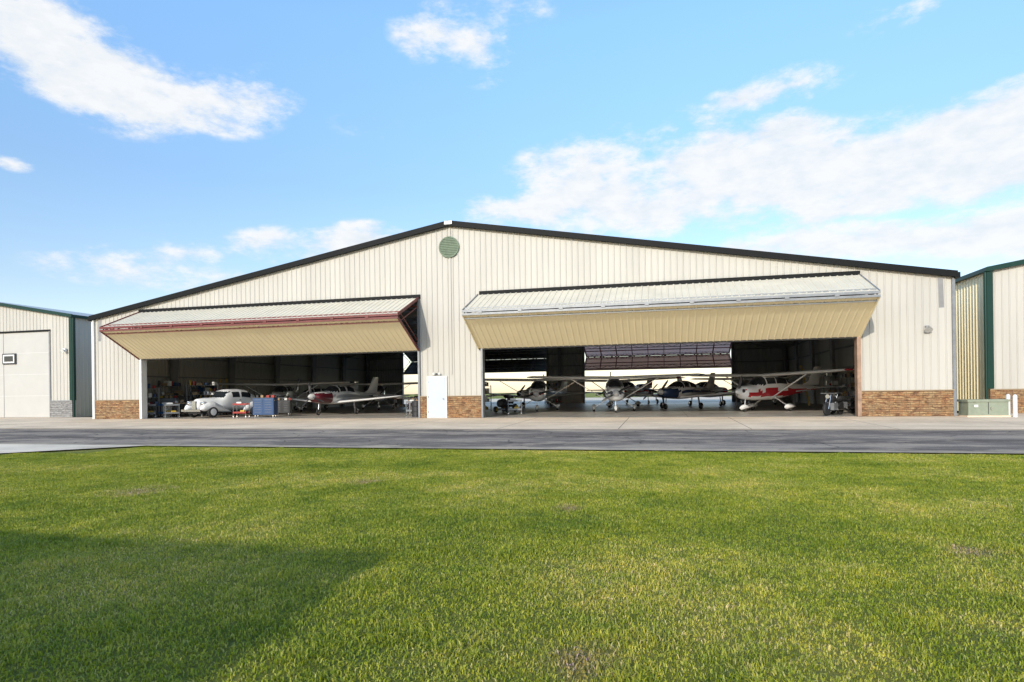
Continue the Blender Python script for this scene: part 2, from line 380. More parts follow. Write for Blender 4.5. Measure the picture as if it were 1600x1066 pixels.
for y in(.35,6,12,18,24,30,35.6):
    for sx in(-1,1):
        mb.beam((sx*(W-.22),y,0),(sx*(W-.45),y,EZ-.1),.2,.34,'framesteel',.2,.8)
        mb.beam((sx*(W-.3),y,EZ-.55),(sx*11,y,rz(11)-.5),.2,.9,'framesteel',.2,.5)
        mb.beam((sx*11,y,rz(11)-.5),(0,y,PZ-.55),.2,.5,'framesteel',.2,.7)
    if y in(.35,35.6): mb.bx(-.16,.16,y-.12,y+.12,0,PZ-.6,'framesteel')
for i in range(16):
    x=1+i*1.45
    for sx in(-1,1): mb.bx(sx*x-.04,sx*x+.04,.2,D-.2,rz(x)-.26,rz(x)-.09,'framesteel')
for z in(1.3,2.7,4.1,5.4):
    for sx in(-1,1): mb.bx(sx*(W-.14)-.09,sx*(W-.14)+.09,.2,D-.2,z-.04,z+.04,'framesteel')
    for xa,xb in((-W,-18.7),(-1.3,2.5),(18,W)): mb.bx(xa,xb,D-.22,D-.06,z-.04,z+.04,'framesteel')
mb.obj('steel_frame',H)

# ---------------------------------------------------------------- neighbours
def neighbour(name,x0,x1,y0,y1,ez,slope,stone,peak_x,doors):
    E=empty(name); zf=lambda x: ez+slope*(min(abs(x-x0),abs(x1-x)))
    mb=MB(); cur=x0
    for (a,b_,h,c) in doors:
        ribs(mb,(cur,y0,0),(a,y0,0),lambda q:1.1,lambda q,cur=cur:zf(cur+q),'siding',(0,-1,0),breaks=(peak_x-cur,))
        ribs(mb,(a,y0,0),(b_,y0,0),lambda q,h=h:h,lambda q,a=a:zf(a+q),'siding',(0,-1,0),breaks=(peak_x-a,))
        cur=b_
    ribs(mb,(cur,y0,0),(x1,y0,0),lambda q:1.1,lambda q,cur=cur:zf(cur+q),'siding',(0,-1,0),breaks=(peak_x-cur,))
    ribs(mb,(x0,y1,0),(x1,y1,0),lambda q:0,lambda q:zf(x0+q),'siding',(0,1,0),breaks=(peak_x-x0,))
    for x,s in((x0,-1),(x1,1)): ribs(mb,(x,y0,0),(x,y1,0),lambda q:0,lambda q:ez,'lit_cream' if s<0 else 'siding',(s,0,0))  # left-facing side painted in the brighter cream, sunlight put into its colour
    mb.obj('walls',E)
    mb=MB(); cur=x0-.02
    for (a,b_,h,c) in doors:
        mb.bx(cur,a,y0-.08,y0+.05,-.05,1.1,stone); mb.bx(cur-.004,a+.004,y0-.1,y0+.04,1.102,1.15,'greysteel' if stone=='greystone' else 'tan')
        mb.bx(a,b_,y0+.02,y0+.1,0,h-.1,c)
        n=4
        for k in range(1,n):
            xx=a+(b_-a)*k/n; mb.bx(xx-.012,xx+.012,y0+.005,y0+.02,0,h-.1,'greysteel')
        if c!='brown':
            for zz in(1.5,3,4.5): mb.bx(a,b_,y0+.012,y0+.02,zz-.006,zz+.006,'white')
        mb.bx(a-.06,b_+.06,y0-.05,y0+.1,h-.1,h+.02,'black' if c!='brown' else 'green')
        for xx in(a,b_): mb.bx(xx-.05,xx+.05,y0-.06,y0+.02,0,h-.1,'greysteel' if c!='brown' else 'brown')
        cur=b_
    mb.bx(cur,x1+.02,y0-.08,y0+.05,-.05,1.1,stone); mb.bx(cur-.004,x1+.024,y0-.1,y0+.04,1.102,1.15,'greysteel' if stone=='greystone' else 'tan')
    mb.obj('stone_base_and_doors',E)
    mb=MB()
    for xa in(x0-.12,x1+.12):
        pz=ez+slope*abs(peak_x-x0)
        v=[(xa,y0-.15,ez+.03),(peak_x,y0-.15,pz+.05),(peak_x,y1+.15,pz+.05),(xa,y1+.15,ez+.03)]
        mb.poly(v,'roof')
        for y in(y0-.14,y1+.14): mb.beam((xa,y,ez-.02),(peak_x,y,pz+.02),.14,.22,'green')
        mb.beam((xa,y0-.22,ez-.03),(xa,y1+.22,ez-.03),.18,.18,'green')
    for x,s in((x0,-1),(x1,1)):
        mb.bx(x-.13,x+.13,y0-.13,y0+.14,1.16,ez-.1,'green')
        mb.cyl((x+s*.16,y0-.05,0),(x+s*.16,y0-.05,ez-.1),.07,'green')
    mb.obj('roof_and_trim',E)
    return E
M['pale']=paint('overhead_door_paint',(.48,.465,.43),.5,0,.06,1)
LN=neighbour('left_hangar_building',-54,-28.4,3,30,6.95,.17,'greystone',-41.2,[(-47,-30.3,6.05,'pale')])
mb=MB(); mb.bx(-34.5,-33.3,2.94,3.02,3.75,4.5,'dark'); mb.bx(-34.4,-33.4,2.92,2.94,3.83,4.42,'white'); mb.bx(-34.3,-33.5,2.91,2.92,3.93,4.32,'glass')
mb.box((-28.9,2.88,4.6),(.22,.12,.22),'white'); mb.revolve((-28.9,2.8,4.6),(0,-.8,-.5),[(0,.06),(.14,.13)],'white',14); mb.obj('door_window_and_lamp',LN)
RN=neighbour('right_hangar_building',25.95,51,3,30,6.85,.17,'stone',38.5,[(27.65,48,6.0,'brown')])
BN=empty('opposite_hangar_building')
mb=MB(); bx0,bx1,by0,by1,bz=-22,5.9,-66,-37.4,4.85
for P,Q,o_ in(((bx0,by1,0),(bx1,by1,0),(0,1,0)),((bx0,by0,0),(bx1,by0,0),(0,-1,0)),((bx0,by0,0),(bx0,by1,0),(-1,0,0)),((bx1,by0,0),(bx1,by1,0),(1,0,0))):
    ribs(mb,P,Q,lambda q:-.16,lambda q:bz,'siding',o_)
mb.obj('walls',BN)
mb=MB(); ym=(by0+by1)/2
mb.poly([(bx0,by1,bz),(bx1,by1,bz),(bx1,ym,bz+1.2),(bx0,ym,bz+1.2)],'roof'); mb.poly([(bx0,by0,bz),(bx1,by0,bz),(bx1,ym,bz+1.2),(bx0,ym,bz+1.2)],'roof')
for x in(bx0,bx1): mb.poly([(x,by0,bz),(x,by1,bz),(x,ym,bz+1.2)],'siding')
mb.beam((bx0,by1+.05,bz),(bx1,by1+.05,bz),.12,.18,'green'); mb.obj('roof',BN)
mb=MB(); mb.bx(-18,-6,by1+.04,by1+.1,-.1,4.2,'white'); mb.bx(-18.2,-5.8,by1+.04,by1+.14,4.2,4.4,'green'); mb.obj('door',BN)

mb=MB(); mb.bx(-.8,.8,-.5,.5,-.1,.04,'concrete'); mb.bx(-.74,.74,-.45,.45,.04,.62,'utility'); mb.bx(-.78,.78,-.49,.49,.62,.72,'utility')
mb.bx(-.01,.01,-.462,-.45,.1,.6,'dark'); mb.box((.1,-.47,.35),(.05,.04,.12),'chrome'); mb.box((-.45,-.456,.45),(.14,.01,.10),'white')
mb.obj('transformer_cabinet',loc=(24.2,-.3,0))
for p in((25.1,-.9,0),(25.7,.9,0)):
    mb=MB(); mb.revolve((0,0,-.1),(0,0,1),[(0,.08),(.95,.08),(1.0,.06),(1.03,.01)],'white',16); mb.obj('bollard',loc=p,smooth=True)

# ---------------------------------------------------------------- aircraft
def body(mb,st,matfn,n=28,ex=2.6,dx=.09,sm=3):
    st=sorted(st); X=np.array([s[0] for s in st]); xs=np.linspace(X[0],X[-1],int((X[-1]-X[0])/dx)+2)
    A=[np.interp(xs,X,[s[k] for s in st]) for k in(1,2,3)]
    for _ in range(sm):
        for a in A: a[1:-1]=(a[:-2]+2*a[1:-1]+a[2:])/4
    rs=[]
    for i,x in enumerate(xs):
        w,zb,zt=[a[i] for a in A]; cz=(zb+zt)/2;h=(zt-zb)/2; r=[]
        for j in range(n):
            t=2*math.pi*j/n; c,s=math.cos(t),math.sin(t)
            r.append((x,w*math.copysign(abs(c)**(2/ex),c),cz+h*math.copysign(abs(s)**(2/ex),s)))
        rs.append(r)
    mb.rings(rs,matfn)
AF=[(0,0),(.03,.45),(.12,.8),(.3,1),(.6,.7),(1,.04),(1,-.04),(.6,-.2),(.25,-.35),(.06,-.3)]
AS=[(0,0),(.05,.6),(.3,1),(.7,.6),(1,.05),(1,-.05),(.7,-.6),(.3,-1),(.05,-.6)]
def foil(mb,secs,matfn,vert=False,sym=False):
    rs=[]
    for (lx,ly,lz,ch,th) in secs:
        if vert: rs.append([(lx-ch*a,ly+th/2*b_,lz) for a,b_ in AS])
        else: rs.append([(lx-ch*a,ly,lz+th/2*b_*(1 if sym else 1.3)) for a,b_ in (AS if sym else AF)])
    mb.rings(rs,matfn)
def prop(mb,x,z,r,n=2,ang=.3,col='dark'):
    for k in range(n):
        a=ang+2*math.pi*k/n; d=Vector((0,math.cos(a),math.sin(a))); t=Vector((0,-math.sin(a),math.cos(a)))
        rs=[]
        for q,w,tw in((.08,.06,1.0),(.3,.14,.8),(.6,.15,.5),(.85,.12,.3),(1.0,.05,.25)):
            c=Vector((x,0,z))+d*r*q; u=(t*math.cos(tw)+Vector((1,0,0))*math.sin(tw))*w/2; nn=(Vector((1,0,0))*math.cos(tw)-t*math.sin(tw))*.015
            rs.append([c-u,c-nn,c+u,c+nn])
        mb.rings(rs,col)
def high_wing(name,loc,heading,acc='plred',base='plwhite',pa=.3,lower=False,pc='dark'):
    mb=MB()
    def fm(c):
        ay=abs(c.y)
        if .5<c.x<1.28 and c.z>1.53: return 'glass'
        if -1.55<c.x<.42 and 1.5<c.z<1.93 and ay>.35 and not(-.55<c.x<-.42): return 'glass'
        if -2.25<c.x<-1.7 and c.z>1.62: return 'glass'
        if lower and c.x<1.9 and .86<c.z<1.12: return acc
        zz=1.18+ (.0 if c.x>-1 else (-c.x-1)*.03)
        if not lower and abs(c.z-zz)<.07: return acc
        if lower and 1.2<c.z<1.26: return acc
        return base
    body(mb,[(2.16,.2,.98,1.34),(2.1,.40,.80,1.46),(1.75,.5,.70,1.5),(1.2,.54,.66,1.54),(.82,.55,.64,1.8),(.5,.55,.64,2.06),(-.9,.54,.66,2.1),(-1.6,.46,.74,2.0),(-2.2,.36,.84,1.72),(-3.5,.22,1.02,1.55),(-5.0,.10,1.2,1.46),(-5.5,.04,1.26,1.42)],fm)
    for s in(-1,1):
        mb_w=[( .62,s*.0,2.06,1.65,.22),(.62,s*2.6,2.12,1.63,.22),(.45,s*5.1,2.2,1.22,.16),(.30,s*5.45,2.22,.9,.07)]
        foil(mb,mb_w,lambda c: acc if abs(c.y)>5.15 else base)
        mb.beam((.0,s*.5,.76),(-.05,s*2.7,2.08),.10,.035,base)
        mb.beam((-.55,s*.4,.78),(-.6,s*1.18,.30),.12,.04,base)
        mb.wheel((-.6,s*1.27,.22),.22,.15)
        rs=[]
        for x,w,h0,h1 in((-.15,.03,.2,.3),(-.3,.1,.12,.40),(-.6,.13,.16,.47),(-.9,.09,.2,.38),(-1.15,.02,.26,.3)):
            rs.append([(x,s*1.27+w*math.cos(t),(h0+h1)/2+(h1-h0)/2*math.sin(t)) for t in np.linspace(0,2*math.pi,12,endpoint=False)])
        mb.rings(rs,base)
        foil(mb,[(-4.55,s*.05,1.36,.95,.1),(-4.75,s*1.7,1.36,.65,.06)],base,sym=True)
        mb.cyl((2.10,s*.27,1.2),(2.155,s*.27,1.2),.10,'dark')
    foil(mb,[(-3.6,0,1.5,1.9,.05),(-4.35,0,1.75,1.2,.1),(-5.0,0,2.65,.72,.07)],lambda c: acc if (c.z>2.05 and not lower) else base,vert=True)
    mb.cyl((1.65,0,.75),(1.72,0,.22),.035,'chrome'); mb.wheel((1.72,0,.19),.19,.13)
    rs=[]
    for x,w,h0,h1 in((2.12,.03,.18,.28),(2.0,.09,.1,.36),(1.72,.12,.15,.44),(1.45,.08,.18,.34),(1.3,.02,.24,.28)):
        rs.append([(x,w*math.cos(t),(h0+h1)/2+(h1-h0)/2*math.sin(t)) for t in np.linspace(0,2*math.pi,12,endpoint=False)])
    mb.rings(rs,base)
    mb.revolve((2.16,0,1.16),(1,0,0),[(0,.19),(.12,.17),(.25,.1),(.33,.01)],base,18)
    prop(mb,2.26,1.16,.95,2,pa,pc)
    return mb.obj(name,loc=(loc[0],loc[1],0.0),rot=heading,smooth=True)
def low_wing(name,loc,heading,acc='plblue',base='plwhite',nose=None,pa=.9,nb=3,pc='dark'):
    mb=MB(); nose=nose or base
    def fm(c):
        ay=abs(c.y)
        if .35<c.x<1.1 and c.z>1.48: return 'glass'
        if -1.4<c.x<.25 and 1.5<c.z<1.86 and ay>.25 and not(-.5<c.x<-.38): return 'glass'
        if c.x>1.1 and c.z<1.4: return nose
        if abs(c.z-1.2)<.07: return acc
        return base
    body(mb,[(2.4,.2,1.0,1.36),(2.32,.38,.86,1.44),(1.9,.5,.76,1.48),(1.1,.57,.7,1.52),(.7,.58,.68,1.74),(.2,.58,.66,1.94),(-.7,.57,.68,1.96),(-1.6,.48,.78,1.78),(-2.3,.36,.86,1.55),(-3.6,.2,1.0,1.4),(-4.9,.06,1.12,1.3)],fm)
    for s in(-1,1):
        foil(mb,[(.7,s*.2,.74,1.7,.24),(.45,s*2.8,.95,1.3,.18),(.3,s*5.1,1.16,.95,.12),(.1,s*5.4,1.2,.6,.04)],lambda c: acc if abs(c.y)>5.1 else base)
        mb.beam((-.1,s*1.35,.8),(-.15,s*1.4,.25),.08,.08,'chrome'); mb.wheel((-.15,s*1.5,.22),.22,.15)
        foil(mb,[(-4.0,s*.05,1.22,.9,.1),(-4.25,s*1.8,1.22,.6,.06)],base,sym=True)
    foil(mb,[(-3.0,0,1.35,1.9,.05),(-3.75,0,1.6,1.2,.1),(-4.45,0,2.55,.7,.07)],lambda c: acc if 2.1<c.z<2.3 else base,vert=True)
    mb.cyl((1.75,0,.75),(1.85,0,.22),.035,'chrome'); mb.wheel((1.85,0,.19),.19,.13)
    mb.revolve((2.4,0,1.18),(1,0,0),[(0,.2),(.15,.18),(.32,.1),(.42,.01)],'white' if nb==3 else acc,18)
    prop(mb,2.5,1.18,1.0,nb,pa,pc)
    return mb.obj(name,loc=(loc[0],loc[1],0.0),rot=heading,smooth=True)
A=math.atan2
high_wing('high_wing_airplane',(7.9,8.0),A(-1,.12),'plblue',pa=.5)
high_wing('high_wing_airplane',(2.5,11.0),A(-1,.12),'plred',pa=.2)
high_wing('high_wing_airplane',(16.6,7.8),A(-.72,-.72),'plred',pa=1.3,lower=True)
high_wing('high_wing_airplane',(-17.2,10.4),A(-1,.35),'plblue',pa=.1)
low_wing('low_wing_airplane',(-10.3,6.2),A(-1,-.12),'plgrey','plwhite','plmaroon',pa=1.75,nb=3)
low_wing('low_wing_airplane',(12.0,13.4),A(-.8,-.5),'plblue','plwhite','plblue',pa=.9)
low_wing('low_wing_airplane',(14.4,21),A(-.8,.4),'plred','plwhite',None,pa=.2,nb=2)
high_wing('high_wing_airplane',(7.5,20),A(-1,-.5),'plred','plwhite',pa=.2)
low_wing('low_wing_airplane',(-4.8,12.0),A(-1,.5),'plblue','plwhite',None,pa=.6,nb=2)
high_wing('high_wing_airplane',(-12.5,17),A(-1,.5),'plred','plwhite',pa=.8)
low_wing('low_wing_airplane',(-19.2,18),A(-1,-.4),'plred','plwhite',None,pa=.8,nb=2)
high_wing('high_wing_airplane',(18.3,22.5),A(-.9,-.4),'plblue','plwhite',pa=.8)
low_wing('low_wing_airplane',(.2,21.5),A(-.9,-.4),'plblue','plwhite',pa=.8,nb=2)
low_wing('low_wing_airplane',(9.0,29.5),A(-.9,.3),'plblue','plwhite',pa=.8,nb=2)

# ---------------------------------------------------------------- vintage sedan
def sedan(loc,heading):
    mb=MB(); b='plwhite'
    def fm(c):
        ay=abs(c.y)
        if 1.22<c.z<1.58:
            if .10<c.x<.92 and .03<ay<.58: return 'glass'
            if -1.35<c.x<.2 and ay>.5 and c.z<1.54 and not(-.62<c.x<-.50) and not(.06<c.x<.15): return 'glass'
            if -2.0<c.x<-1.45 and .04<ay<.45 and c.z<1.5: return 'glass'
        return b
    body(mb,[(2.2,.16,.5,1.0),(2.12,.26,.42,1.14),(1.7,.38,.4,1.2),(1.0,.54,.38,1.23),(.72,.64,.36,1.28),(.4,.70,.35,1.64),(.1,.72,.35,1.74),(-.7,.74,.35,1.76),(-1.3,.71,.35,1.68),(-1.8,.62,.36,1.42),(-2.3,.48,.4,.96),(-2.45,.3,.5,.66)],fm,n=44,ex=2.8,dx=.06)
    for s in(-1,1):
        for st in([(2.32,.06,.5,.62),(2.2,.17,.42,.82),(1.8,.24,.40,.96),(1.45,.25,.42,.98),(1.0,.20,.34,.78),(.5,.12,.3,.5),(.2,.05,.3,.36)],
                  [(-.75,.06,.34,.5),(-1.0,.17,.34,.78),(-1.45,.23,.36,.95),(-1.9,.2,.36,.82),(-2.35,.08,.38,.5)]):
            xs=np.linspace(st[0][0],st[-1][0],26); X=[q[0] for q in st][::-1]; rs=[]
            for x in xs:
                w,zb,zt=[float(np.interp(x,X,[q[k] for q in st][::-1])) for k in(1,2,3)]
                rs.append([(x,s*.70+w*math.cos(t),(zb+zt)/2+(zt-zb)/2*math.sin(t)) for t in np.linspace(0,2*math.pi,18,endpoint=False)])
            mb.rings(rs,b)
        mb.wheel((1.62,s*.84,.35),.35,.2,hub='plwhite'); mb.wheel((-1.5,s*.84,.35),.35,.2,hub='plwhite')
        mb.bx(-1.0,1.0,s*.78-.1,s*.78+.1,.27,.31,'dark')
        mb.revolve((2.0,s*.62,.86),(1,0,0),[(-.25,.04),(-.1,.12),(.12,.15),(.16,.15)],b,18); mb.revolve((2.16,s*.62,.86),(1,0,0),[(0,.13),(.03,.12),(.06,.05)],'chrome',18)
        mb.box((-.45,s*.75,1.06),(.14,.03,.03),'chrome')
    mb.box((2.21,0,.76),(.05,.34,.5),'dark')
    for k in range(-4,5): mb.beam((2.26,k*.04,.52),(2.24,k*.035,1.02),.014,.03,'chrome')
    mb.beam((2.45,-.85,.45),(2.45,.85,.45),.05,.13,'chrome'); mb.beam((-2.6,-.8,.45),(-2.6,.8,.45),.05,.13,'chrome')
    mb.bx(-2.2,2.2,-.55,.55,.25,.42,'dark')
    for s in(-1,1): mb.beam((2.2,s*.35,.45),(2.45,s*.35,.45),.05,.06,'dark'); mb.beam((-2.3,s*.35,.45),(-2.6,s*.35,.45),.05,.06,'dark')
    return mb.obj('vintage_sedan',loc=(*loc,0),rot=heading,smooth=True)
sedan((-16.1,2.8),A(-1,-.22))

# ---------------------------------------------------------------- shop clutter
def chest(name,loc,rot,col,w=1.1,h=1.1,d=.5):
    mb=MB(); mb.bx(-w/2,w/2,-d/2,d/2,.14,h,col); n=6
    for k in range(n):
        z0=.2+(h-.26)*k/n; z1=z0+(h-.26)/n-.025
        for a,b_ in((-w/2+.03,-.015),(.015,w/2-.03)):
            mb.bx(a,b_,-d/2-.015,-d/2,z0,z1,col); mb.bx(a+.1,b_-.1,-d/2-.03,-d/2-.015,z1-.025,z1-.012,'greysteel')
    for x in(-w/2+.1,w/2-.1):
        for y in(-d/2+.1,d/2-.1): mb.wheel((x,y,.07),.07,.04)
    mb.bx(-w/2,w/2,-d/2-.01,d/2,h,h+.03,'dark')
    mb.cyl((w/2+.04,-d/2+.05,h-.15),(w/2+.04,d/2-.05,h-.15),.015,'chrome')
    rr=random.Random(int(w*100+loc[0]*10))
    for k in range(4): mb.box((-w/2+.2+k*w/4,rr.uniform(-.1,.1),h+.03+.07),(rr.uniform(.1,.2),.15,.14),rr.choice(['red','dark','card','white','yellow']))
    return mb.obj(name,loc=(*loc,0),rot=rot)
chest('tool_chest',(-12.6,1.9),.1,'blue',1.35,1.15)
chest('tool_chest',(-13.6,5.2),.3,'dark',1.0,.95)
chest('tool_chest',(-18.6,5.4),0,'red',.9,1.2)
chest('tool_chest',(-2.4,3.2),-.5,'dark',.9,1.1)
chest('tool_chest',(-6.9,11.5),-.5,'red',.9,.9)
chest('tool_chest',(-21.0,3.4),.3,'greysteel',1.2,1.2)
def shelf(loc,rot,w=2,h=2,seed=1,lv=4):
    rr=random.Random(seed); mb=MB()
    for x in(-w/2,w/2):
        for y in(-.22,.22): mb.bx(x-.025,x+.025,y-.025,y+.025,0,h,'framesteel')
    for k in range(lv):
        z=.15+(h-.2)*k/(lv-1); mb.bx(-w/2,w/2,-.24,.24,z-.02,z,'greysteel'); x=-w/2+.05
        while x<w/2-.2:
            bw=rr.uniform(.12,.38); bh=rr.uniform(.12,.38)
            if x+bw<w/2:
                if rr.random()<.3: mb.cyl((x+bw/2,0,z),(x+bw/2,0,z+bh),bw*.35,rr.choice(['white','red','blue','yellow','dark']))
                else: mb.box((x+bw/2,rr.uniform(-.05,.05),z+bh/2),(bw,.34,bh),rr.choice(['card','card','white','white','dark','blue','greysteel','plgrey']))
            x+=bw+rr.uniform(.02,.1)
    return mb.obj('storage_shelf',loc=(*loc,0),rot=rot)
shelf((-19.2,4.6),.15,2.2,2.1,11); shelf((-21.7,1.9),.9,2.0,1.9,1); shelf((-22.3,5.0),R(90),2.2,2.1,2); shelf((-22.3,8.2),R(90),2.2,1.9,3); shelf((-20.4,6.4),.2,1.8,1.7,4)
shelf((-1.0,5.5),R(90),2.2,2,5); shelf((-.9,9),R(90),2.2,1.8,6); shelf((22.4,12.5),R(-90),2.4,2,7); shelf((22.4,16.5),R(-90),2.4,2.2,8); shelf((-.6,34.9),0,1.8,2,9)
def bench(loc,rot,seed):
    rr=random.Random(seed); mb=MB(); mb.bx(-1.1,1.1,-.35,.35,.84,.9,'wood')
    for x in(-1,1):
        for y in(-.28,.28): mb.bx(x-.04,x+.04,y-.04,y+.04,0,.84,'framesteel')
    mb.bx(-1,1,-.3,.3,.22,.25,'wood')
    for k in range(9):
        s=rr.uniform(.08,.22); mb.box((-1+.24*k,rr.uniform(-.2,.2),.9+s/2),(s,s,s),rr.choice(['red','dark','card','white','chrome','blue']),rr.random())
        mb.box((-1+.24*k,rr.uniform(-.1,.1),.25+s*.7),(s,s,s*1.4),rr.choice(['dark','card','greysteel']),rr.random())
    return mb.obj('workbench',loc=(*loc,0),rot=rot)
bench((-19.2,3.2),.2,1); bench((-9.2,15.5),.2,2); bench((-3.6,5.4),-.2,3)
def cart(loc,rot,col='red'):
    mb=MB()
    for z in(.25,.75): mb.bx(-.4,.4,-.25,.25,z,z+.03,col); mb.bx(-.4,.4,-.26,-.24,z,z+.1,col); mb.bx(-.4,.4,.24,.26,z,z+.1,col)
    for x in(-.38,.38):
        for y in(-.23,.23): mb.cyl((x,y,.1),(x,y,.85),.015,'greysteel'); mb.wheel((x,y,.06),.06,.03)
    mb.cyl((.42,-.2,.85),(.42,.2,.85),.015,'chrome'); mb.box((-.1,0,.86),(.3,.2,.16),'white'); mb.box((.1,0,.36),(.25,.2,.16),'yellow')
    return mb.obj('utility_cart',loc=(*loc,0),rot=rot)
cart((-13.9,1.4),.2,'red'); cart((-20.6,1.4),.6,'greysteel'); cart((-3.4,3.0),-.3,'greysteel'); cart((2.4,4.2),.3,'greysteel'); cart((-18.9,1.4),.9,'greysteel'); cart((-19.7,1.9),.2,'blue')
def ladder(loc,rot,h=2.6):
    mb=MB()
    for x in(-.25,.25): mb.beam((x,0,0),(x*.8,.55,h),.04,.07,'yellow'); mb.beam((x,1.1,0),(x*.8,.58,h),.03,.05,'greysteel')
    for k in range(1,8):
        t=k/8; mb.beam((-.24,.55*t,h*t),(.24,.55*t,h*t),.08,.03,'greysteel')
    return mb.obj('step_ladder',loc=(*loc,0),rot=rot)
ladder((-20.9,8.3),.3); ladder((21.5,19),1.2,3); ladder((-7.8,17),.3,2.4)
def drum(loc,col):
    mb=MB(); pr=[(0,.27),(.02,.29)]
    for z in(.28,.57): pr+=[(z,.29),(z+.02,.305),(z+.04,.29)]
    pr+=[(.86,.29),(.88,.27)]; mb.revolve((0,0,0),(0,0,1),pr,col,20); return mb.obj('steel_drum',loc=(*loc,0),smooth=True)
drum((-2.6,1.5),'dark'); drum((-22.2,1.0),'dark'); drum((22.2,9.6),'blue'); drum((-20.2,2.4),'white')
def motorcycle(loc,rot,col='dark'):
    mb=MB()
    for x in(-.72,.75):
        mb.revolve((x,0,.31),(0,1,0),[(-.06,.22),(-.06,.28),(0,.31),(.06,.28),(.06,.22)],'rubber',24)
        mb.revolve((x,0,.31),(0,1,0),[(-.05,.04),(.05,.04)],'chrome',10)
        for k in range(6):
            a=k*math.pi/3; mb.cyl((x,0,.31),(x+.22*math.cos(a),0,.31+.22*math.sin(a)),.008,'chrome',n=5)
    for s in(-.09,.09): mb.cyl((.75,s,.31),(.48,s,.98),.025,'chrome'); mb.beam((-.72,s,.31),(-.1,s,.42),.03,.05,'dark'); mb.cyl((-.1,s*1.6,.28),(-.95,s*1.8,.3),.04,'chrome')
    mb.cyl((.48,-.38,1.05),(.48,.38,1.05),.018,'chrome'); mb.revolve((.55,0,.9),(1,0,0),[(-.1,.03),(0,.09),(.08,.1)],'chrome',14)
    body(mb,[(.42,.04,.7,.78),(.3,.13,.66,.9),(0,.15,.64,.9),(-.15,.1,.64,.78)],col,n=14,dx=.05)
    body(mb,[(-.1,.1,.66,.74),(-.35,.16,.62,.74),(-.7,.13,.66,.78),(-.85,.05,.7,.8)],'dark',n=14,dx=.06)
    mb.box((.05,0,.42),(.42,.26,.34),'greysteel'); mb.cyl((.12,0,.5),(.2,0,.68),.1,'dark')
    body(mb,[(-1.05,.04,.45,.5),(-.85,.09,.5,.66),(-.6,.09,.52,.66)],col,n=12,dx=.06); body(mb,[(.5,.05,.6,.64),(.75,.08,.6,.66),(1.0,.04,.48,.54)],col,n=12,dx=.06)
    mb.beam((0,-.1,.2),(-.05,-.3,0),.02,.02,'chrome')
    return mb.obj('motorcycle',loc=(*loc,0),rot=rot,smooth=True)
motorcycle((18.7,1.2),A(-.8,-.6)); motorcycle((19.6,3.1),A(-.6,-.8)); motorcycle((21.6,3.3),2.3)
def mower(loc,rot):
    mb=MB()
    for x,r in((-.5,.28),(.6,.2)):
        for s in(-.42,.42): mb.wheel((x,s,r),r,.18,hub='yellow')
    body(mb,[(.95,.15,.4,.7),(.85,.24,.36,.84),(.3,.26,.36,.9),(.15,.2,.4,.86)],'dark',n=18,dx=.06); mb.box((-.3,0,.42),(1.0,.6,.14),'dark'); mb.box((-.45,0,.62),(.45,.45,.16),'dark'); mb.box((-.68,0,.85),(.1,.45,.4),'dark')
    mb.cyl((.1,0,.8),(-.05,0,1.0),.02,'dark'); mb.revolve((-.05,0,1.0),(-.5,0,.8),[(0,.18),(.03,.18)],'dark',16); mb.box((.05,0,.2),(.8,1.1,.12),'greysteel')
    return mb.obj('riding_mower',loc=(*loc,0),rot=rot,smooth=True)
mower((.9,8.0),-1.8)

# ---------------------------------------------------------------- grass blades
def tile(name,nb,size=2.0):
    x=rng.random(nb)*size-size/2; y=rng.random(nb)*size-size/2
    k=rng.random((40,2))*size-size/2; amp=rng.random(40)
    fld=np.zeros(nb)
    for (kx,ky),a_ in zip(k,amp): fld+=a_*np.exp(-((x-kx)**2+(y-ky)**2)/.02)
    fld=np.clip(fld,0,1)
    h=(.014+.018*rng.random(nb)+.022*(rng.random(nb)**5))*(.7+.8*fld); w=.0026+.0026*rng.random(nb)
    az=rng.random(nb)*2*math.pi; lean=rng.random(nb)*1.3+.2; la=rng.random(nb)*2*math.pi
    cx,cy=np.cos(az)*w,np.sin(az)*w; lx,ly=np.cos(la)*lean*h,np.sin(la)*lean*h
    V=np.zeros((nb,5,3))
    V[:,0]=np.c_[x-cx,y-cy,0*x-.005]; V[:,1]=np.c_[x+cx,y+cy,0*x-.005]
    V[:,2]=np.c_[x+cx*.8+lx*.35,y+cy*.8+ly*.35,h*.65]; V[:,3]=np.c_[x-cx*.8+lx*.35,y-cy*.8+ly*.35,h*.65]
    V[:,4]=np.c_[x+lx*1.2,y+ly*1.2,h*(1-.3*lean)]
    me=bpy.data.meshes.new(name); me.vertices.add(nb*5); me.vertices.foreach_set('co',V.reshape(-1))
    base=(np.arange(nb)*5)[:,None]
    loops=np.concatenate([base+0,base+1,base+2,base+3,base+3,base+2,base+4],axis=1).reshape(-1)
    me.loops.add(nb*7); me.loops.foreach_set('vertex_index',loops.astype(np.int32))
    me.polygons.add(nb*2); st=np.empty(nb*2,np.int32); st[0::2]=np.arange(nb)*7; st[1::2]=np.arange(nb)*7+4
    me.polygons.foreach_set('loop_start',st)
    me.update(calc_edges=True)
    a=me.attributes.new('tint','FLOAT','POINT'); a.data.foreach_set('value',np.repeat(rng.random(nb),5).astype(np.float32))
    me.materials.append(M['blade']); return me
tiles=[tile('grass_tuft_%d'%i,19000) for i in range(3)]
G=empty('grass')
